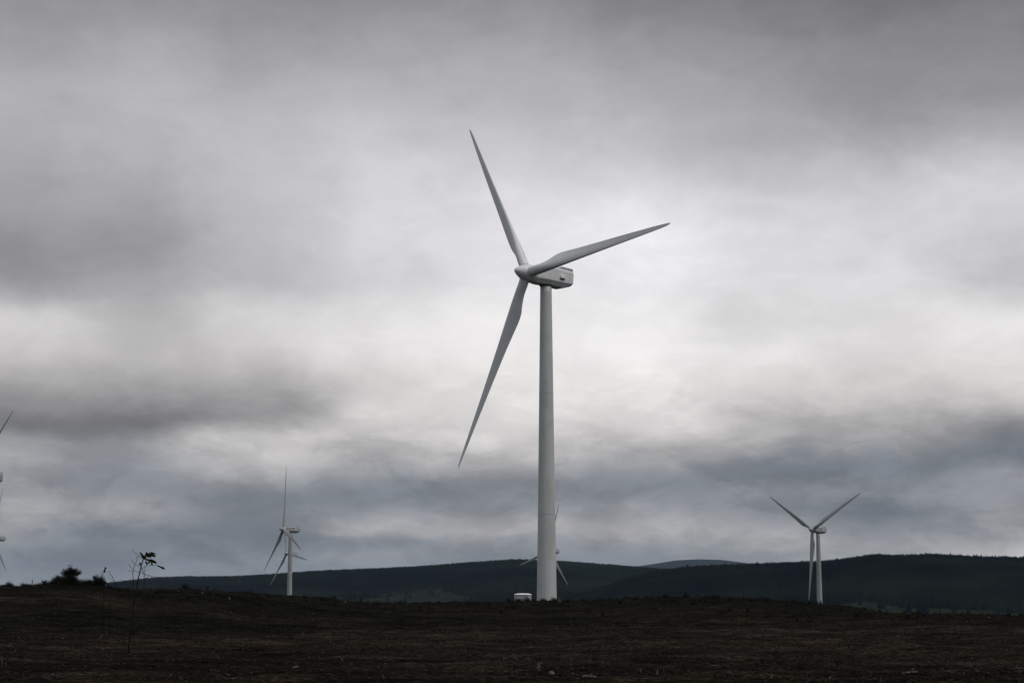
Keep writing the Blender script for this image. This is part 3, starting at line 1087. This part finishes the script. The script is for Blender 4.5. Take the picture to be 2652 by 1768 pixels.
for p0, p1, w in (((700, 395), (600, 285), 50), ((730, 470), (640, 320), 70), ((770, 470), (690, 380), 60), ((745, 430), (795, 265), 62), ((830, 430), (780, 330), 55),
                  ((790, 330), (900, 420), 60), ((800, 320), (1025, 405), 78), ((850, 285), (1035, 348), 44), ((850, 350), (885, 430), 60),
                  ((820, 470), (1035, 560), 80), ((860, 500), (820, 585), 55), ((900, 530), (925, 628), 48), ((980, 520), (1030, 575), 60),
                  ((755, 505), (800, 625), 46), ((1045, 622), (1150, 672), 40), ((1120, 655), (1250, 718), 58), ((740, 470), (850, 490), 50),
                  ((600, 555), (650, 610), 50), ((620, 590), (655, 640), 45), ((655, 660), (640, 700), 40)):
    leaf(sap, p0, p1, w, SD, dep=random.uniform(-.06, .06))

# leafless bush of thin stems beside it
BD = 96.0
bb = gpt(at(345, 1600, BD).x, BD)
BK = BD / 43 * .9
bare = empty('bare_shrub', tuple(bb))
tag(bare, 'leafless shrub of thin pale twigs just left of and behind the leafy sapling', 'shrub')
foot = at(346, 1700, BD); foot.z = bb.z
for q, w in (([(445, 1050), (430, 850), (440, 740), (480, 600), (560, 430), (605, 375)], .009), ([(720, 1040), (718, 900), (715, 830), (690, 770), (665, 690)], .009)):
    p = path(zc(q), BD)
    plant_part(bare, 'stem', [bb, at(300 + q[0][0] / 9.8, 1600, BD)] + p, [w * BK * q for q in (1.3, 1.2, 1, 1, .9, .8, .6, .5)][:len(p) + 2], M_BROWNWOOD, 5)
for q in ([(330, 600), (380, 670), (430, 735)], [(400, 480), (445, 545), (480, 590)], [(335, 730), (380, 765), (430, 800)],
          [(440, 740), (520, 780), (600, 800), (720, 835), (850, 880), (960, 900), (1070, 955)], [(600, 650), (560, 620), (480, 600)], [(850, 880), (810, 900), (795, 930)],
          [(715, 830), (740, 700), (770, 640)], [(560, 430), (530, 380), (500, 370)], [(718, 900), (760, 850), (850, 875)]):
    plant_part(bare, 'twig', path(zc(q), BD), [.006 * BK] * (len(q) - 1) + [.003 * BK], M_BROWNWOOD, 4)


def weed(px_pts, D, label, twigs, head=None, name='dry_weed', rad=.008, cat='weed'):
    top = px_pts[-1]
    g0 = gpt(at(px_pts[0][0], px_pts[0][1], D).x, D, -.05)
    root = empty(name, tuple(g0)); tag(root, label, cat)
    p = [g0] + path(px_pts, D)
    plant_part(root, 'stem', p, [rad * 1.2] + [rad] * (len(p) - 2) + [rad * .6], M_TWIG, 5)
    for q in twigs:
        plant_part(root, 'twig', path(q, D), [rad * .7] * (len(q) - 1) + [rad * .4], M_TWIG, 4)
    if head:
        a, b, w = head
        pa, pb = at(*a, D) - g0, at(*b, D) - g0
        m = MB()
        for t0, t1, s in ((0, .55, 1), (.4, 1.0, .85), (.1, .5, 1.1)):
            q0, q1 = pa.lerp(pb, t0), pa.lerp(pb, t1)
            off = Vector((random.uniform(-1, 1), 0, random.uniform(-1, 1))) * w * .25
            m.tube([q0 + off, q0.lerp(q1, .3) + off, q0.lerp(q1, .7) + off, q1 + off], [w * .15, w * .5 * s, w * .45 * s, w * .08], 6)
        m.build('seed_head', M_TWIG, root)
    return root


weed([(268, 1560), (268, 1520), (265, 1497), (266, 1485), (270, 1478)], 105, 'tall weed stalk with a dark seed head right of the two dark bushes',
     [[(265, 1497), (262, 1483), (264, 1478)]], head=((270, 1481), (276, 1468), .13), rad=.016)
weed([(304, 1560), (301, 1515), (296, 1503), (290, 1492), (284, 1483), (280, 1477)], 105, 'bare leaning twig between the seed-head weed and the leafy sapling',
     [[(296, 1505), (288, 1500), (280, 1493)], [(301, 1512), (293, 1508), (284, 1507)], [(301, 1510), (304, 1505)], [(291, 1495), (293, 1488)]], name='bare_twig', cat='twig', rad=.013)
weed([(286, 1540), (282, 1513), (277, 1508), (272, 1500)], 105, 'short bare twig leaning left at the foot of the seed-head weed', [[(279, 1510), (274, 1508)]], name='bare_twig', cat='twig', rad=.013)
gp = on_ground(2212, 1745)
weed([(2212, 1735), (2208, 1700), (2195, 1665), (2176, 1627)], gp.y, 'thin dark leaning sapling in the right foreground',
     [[(2190, 1655), (2184, 1655), (2178, 1650)], [(2206, 1690), (2214, 1678), (2217, 1668)], [(2200, 1677), (2192, 1672)]], name='dark_sapling', rad=.012, cat='sapling')


# ------------------------------------------------------------------ bushes on the left crest
def bush(px, py_base, D, blobs, label, nleaf, lsz, mat=M_PINE, name='pine_bush', cat='bush', group=None, up=.5):
    """blobs: (px, py, half width px, half height px) seen in the photograph"""
    g0 = gpt(at(px, py_base, D).x, D, -.1)
    root = empty(name, tuple(g0)); tag(root, label, cat, group)
    s = D / F
    tr = MB()
    top = min(blobs, key=lambda b: b[1])
    tp = at(top[0], top[1] - top[3] * .6, D) - g0
    tr.tube([(0, 0, -.2), tp * .5 + Vector((.03, .02, 0)), tp], [.07, .045, .012], 6)
    tr.build('trunk', M_TWIG, root)
    bt = MB()
    V_, F_ = [], []
    tot = sum(b[2] * b[3] for b in blobs)
    lf = []
    for bx, by, hw, hh in blobs:
        c = at(bx, by, D) - g0
        q0 = tp * min(.9, max(.1, (c.z - hh * s * .5) / max(tp.z, .1)))
        bt.tube([q0, q0.lerp(c, .6) + Vector((0, 0, -.03)), c], [.025, .018, .008], 5)
        n = int(nleaf * 3.8 * hw * hh / tot)
        nsp = max(6, n // 18)
        for k in range(nsp):
            u = Vector((random.gauss(0, 1), random.gauss(0, 1), random.gauss(0, 1))).normalized() * random.uniform(.25, 1.28) ** .7
            e = c + Vector((u.x * hw * s, u.y * hw * s * .9, u.z * hh * s))
            dr = (Vector((u.x, u.y, u.z * .6 + up))).normalized()
            for j in range(18):
                p = e + dr * random.uniform(-1.6, 1.1) * lsz * 2 + Vector((random.gauss(0, 1), random.gauss(0, 1), random.gauss(0, 1))) * lsz * .8
                d = (dr + Vector((random.gauss(0, .7), random.gauss(0, .7), random.gauss(0, .7)))).normalized() * lsz * random.uniform(.8, 1.6)
                w = d.cross(Vector((random.gauss(0, 1), random.gauss(0, 1), random.gauss(0, 1)))).normalized() * lsz * .38
                lf.append((p - w, p + w, p + d))
    bt.build('branches', M_TWIG, root)
    V_ = np.array([tuple(v) for t in lf for v in t])
    F_ = np.arange(len(V_)).reshape(-1, 3)
    link('foliage', np_mesh('foliage', V_, F_), mat, root)
    return root


bush(182, 1525, 196, [(184, 1476, 8, 8), (178, 1486, 13, 9), (194, 1482, 9, 7), (172, 1484, 8, 6), (198, 1486, 8, 3), (182, 1496, 17, 7), (176, 1506, 18, 9), (192, 1503, 12, 7), (180, 1517, 22, 9), (205, 1482, 5, 2), (163, 1483, 5, 2)],
     'tall bushy dark pine standing highest on the left crest', 2600, .09)
bush(155, 1525, 198, [(150, 1496, 10, 5), (143, 1497, 8, 3), (156, 1502, 16, 8), (160, 1512, 20, 8), (147, 1510, 11, 6), (155, 1521, 20, 6)], 'low dark pine bush leaning left against the tallest pine', 1500, .08)
bush(255, 1528, 200, [(249, 1496, 6, 5), (252, 1503, 12, 7), (264, 1500, 6, 4), (255, 1512, 15, 8), (265, 1510, 8, 7), (254, 1522, 16, 6)], 'compact dark bush on the crest just left of the seed-head weed', 1600, .08)
bush(22, 1524, 192, [(23, 1514, 6, 5), (20, 1520, 11, 5), (28, 1520, 7, 5)], 'small round dark bush on the crest near the left frame edge', 700, .08)
bush(62, 1524, 193, [(62, 1516, 6, 4), (66, 1521, 12, 4), (56, 1522, 8, 3)], 'low spreading dark bush just left of the thin post', 600, .08)
bush(115, 1522, 195, [(113, 1507, 6, 4), (118, 1512, 8, 5), (110, 1515, 9, 5)], 'loose open bush right of the thin post', 420, .07)
bush(218, 1527, 199, [(208, 1507, 12, 5), (225, 1507, 12, 4), (218, 1515, 20, 7), (214, 1522, 22, 6)], 'low flat dark bush filling the gap between the two tallest bushes', 1300, .08)
bush(94, 1523, 194, [(92, 1518, 9, 4), (102, 1516, 8, 4), (97, 1521, 14, 4)], 'low dark scrub at the foot of the thin post', 500, .07)
bush(40, 1524, 193, [(44, 1520, 5, 3), (38, 1522, 10, 3)], 'tiny dark bush between the round bush and the spreading bush', 260, .06)
bush(480, 1534, 222, [(479, 1519, 5, 5), (482, 1527, 8, 5)], 'tiny lone bush on the crest right of the leafy sapling', 300, .07)
bush(134, 1524, 196, [(128, 1512, 9, 5), (138, 1508, 8, 5), (133, 1518, 13, 6)], 'low dark scrub filling the gap right of the loose open bush', 800, .08)
bush(74, 1525, 193, [(75, 1518, 7, 4), (70, 1522, 12, 4)], 'low dark scrub between the spreading bush and the thin post', 500, .07)
bush(5, 1526, 192, [(4, 1520, 8, 4), (8, 1524, 12, 4)], 'low dark scrub touching the left frame edge', 500, .07)
bush(196, 1525, 197, [(192, 1513, 13, 7), (198, 1519, 14, 6)], 'low dark scrub at the right foot of the tallest pine', 900, .08)
bush(285, 1530, 203, [(283, 1523, 10, 4), (296, 1527, 10, 3)], 'low dark scrub right of the compact bush under the bare twigs', 420, .07)
bush(232, 1524, 199, [(230, 1508, 9, 5), (238, 1512, 10, 6)], 'low dark scrub at the left foot of the compact bush', 500, .08)
bush(330, 1532, 208, [(326, 1526, 8, 3), (336, 1527, 9, 3)], 'very low scrub on the crest behind the leafy sapling stem', 350, .07)
pp = at(83, 1521, 194)
gz = float(ground_h(pp.x, pp.y))
m = MB().tube([(0, 0, -.3), (0, 0, at(83, 1500, 194).z - gz - .05), (0, 0, at(83, 1500, 194).z - gz)], [.045, .042, .02], 8)
o = m.build('wooden_post', M_TWIG)
o.location = (pp.x, pp.y, gz)
tag(o, 'thin upright wooden post standing alone on the left crest', 'post')

# dark clumps along the crest in front of the tower and the kiosk
for px, w, hh, lb in ((1342, 6, 4, 'dark clump of rush in front of the left half of the kiosk wall'), (1363, 8, 5, 'wider dark clump of rush in front of the right half of the kiosk wall'),
                      (1406, 8, 4, 'dark tussock at the left foot of the central tower'), (1434, 9, 6, 'dark tussock at the right foot of the central tower'),
                      (1722, 5, 3, 'small dark tussock on the crest between central and right turbines'), (1985, 6, 3, 'dark tussock on the crest left of the right turbine foot')):
    rc_ = np.interp(px_az(px), CA, CD)
    yb = float(np.interp(px, [c[0] for c in CREST], [c[1] for c in CREST]))
    bush(px, yb, rc_ - 2, [(px, yb - hh * .6, w, hh), (px + w * .4, yb - hh * .3, w * .8, hh * .8)], lb, 340, .09, name='tussock', cat='tussock', mat=M_HEATH, up=.9)

# ------------------------------------------------------------------ air
hz = MB().box((0, 0, 205), (44000, 44000, 610)).mesh('haze')
ho = bpy.data.objects.new('haze', hz)
COL.objects.link(ho)
tag(ho, 'thin bluish haze over the valley', kind='stuff')
mh = bpy.data.materials.new('haze')
mh.use_nodes = True
nt = mh.node_tree
nt.nodes.clear()
pv = nt.nodes.new('ShaderNodeVolumePrincipled')
pv.inputs['Color'].default_value = (.52, .74, 1.0, 1)
pv.inputs['Density'].default_value = 1.65e-5
pv.inputs['Anisotropy'].default_value = 0.0
mo_ = nt.nodes.new('ShaderNodeOutputMaterial')
nt.links.new(pv.outputs[0], mo_.inputs['Volume'])
hz.materials.append(mh)
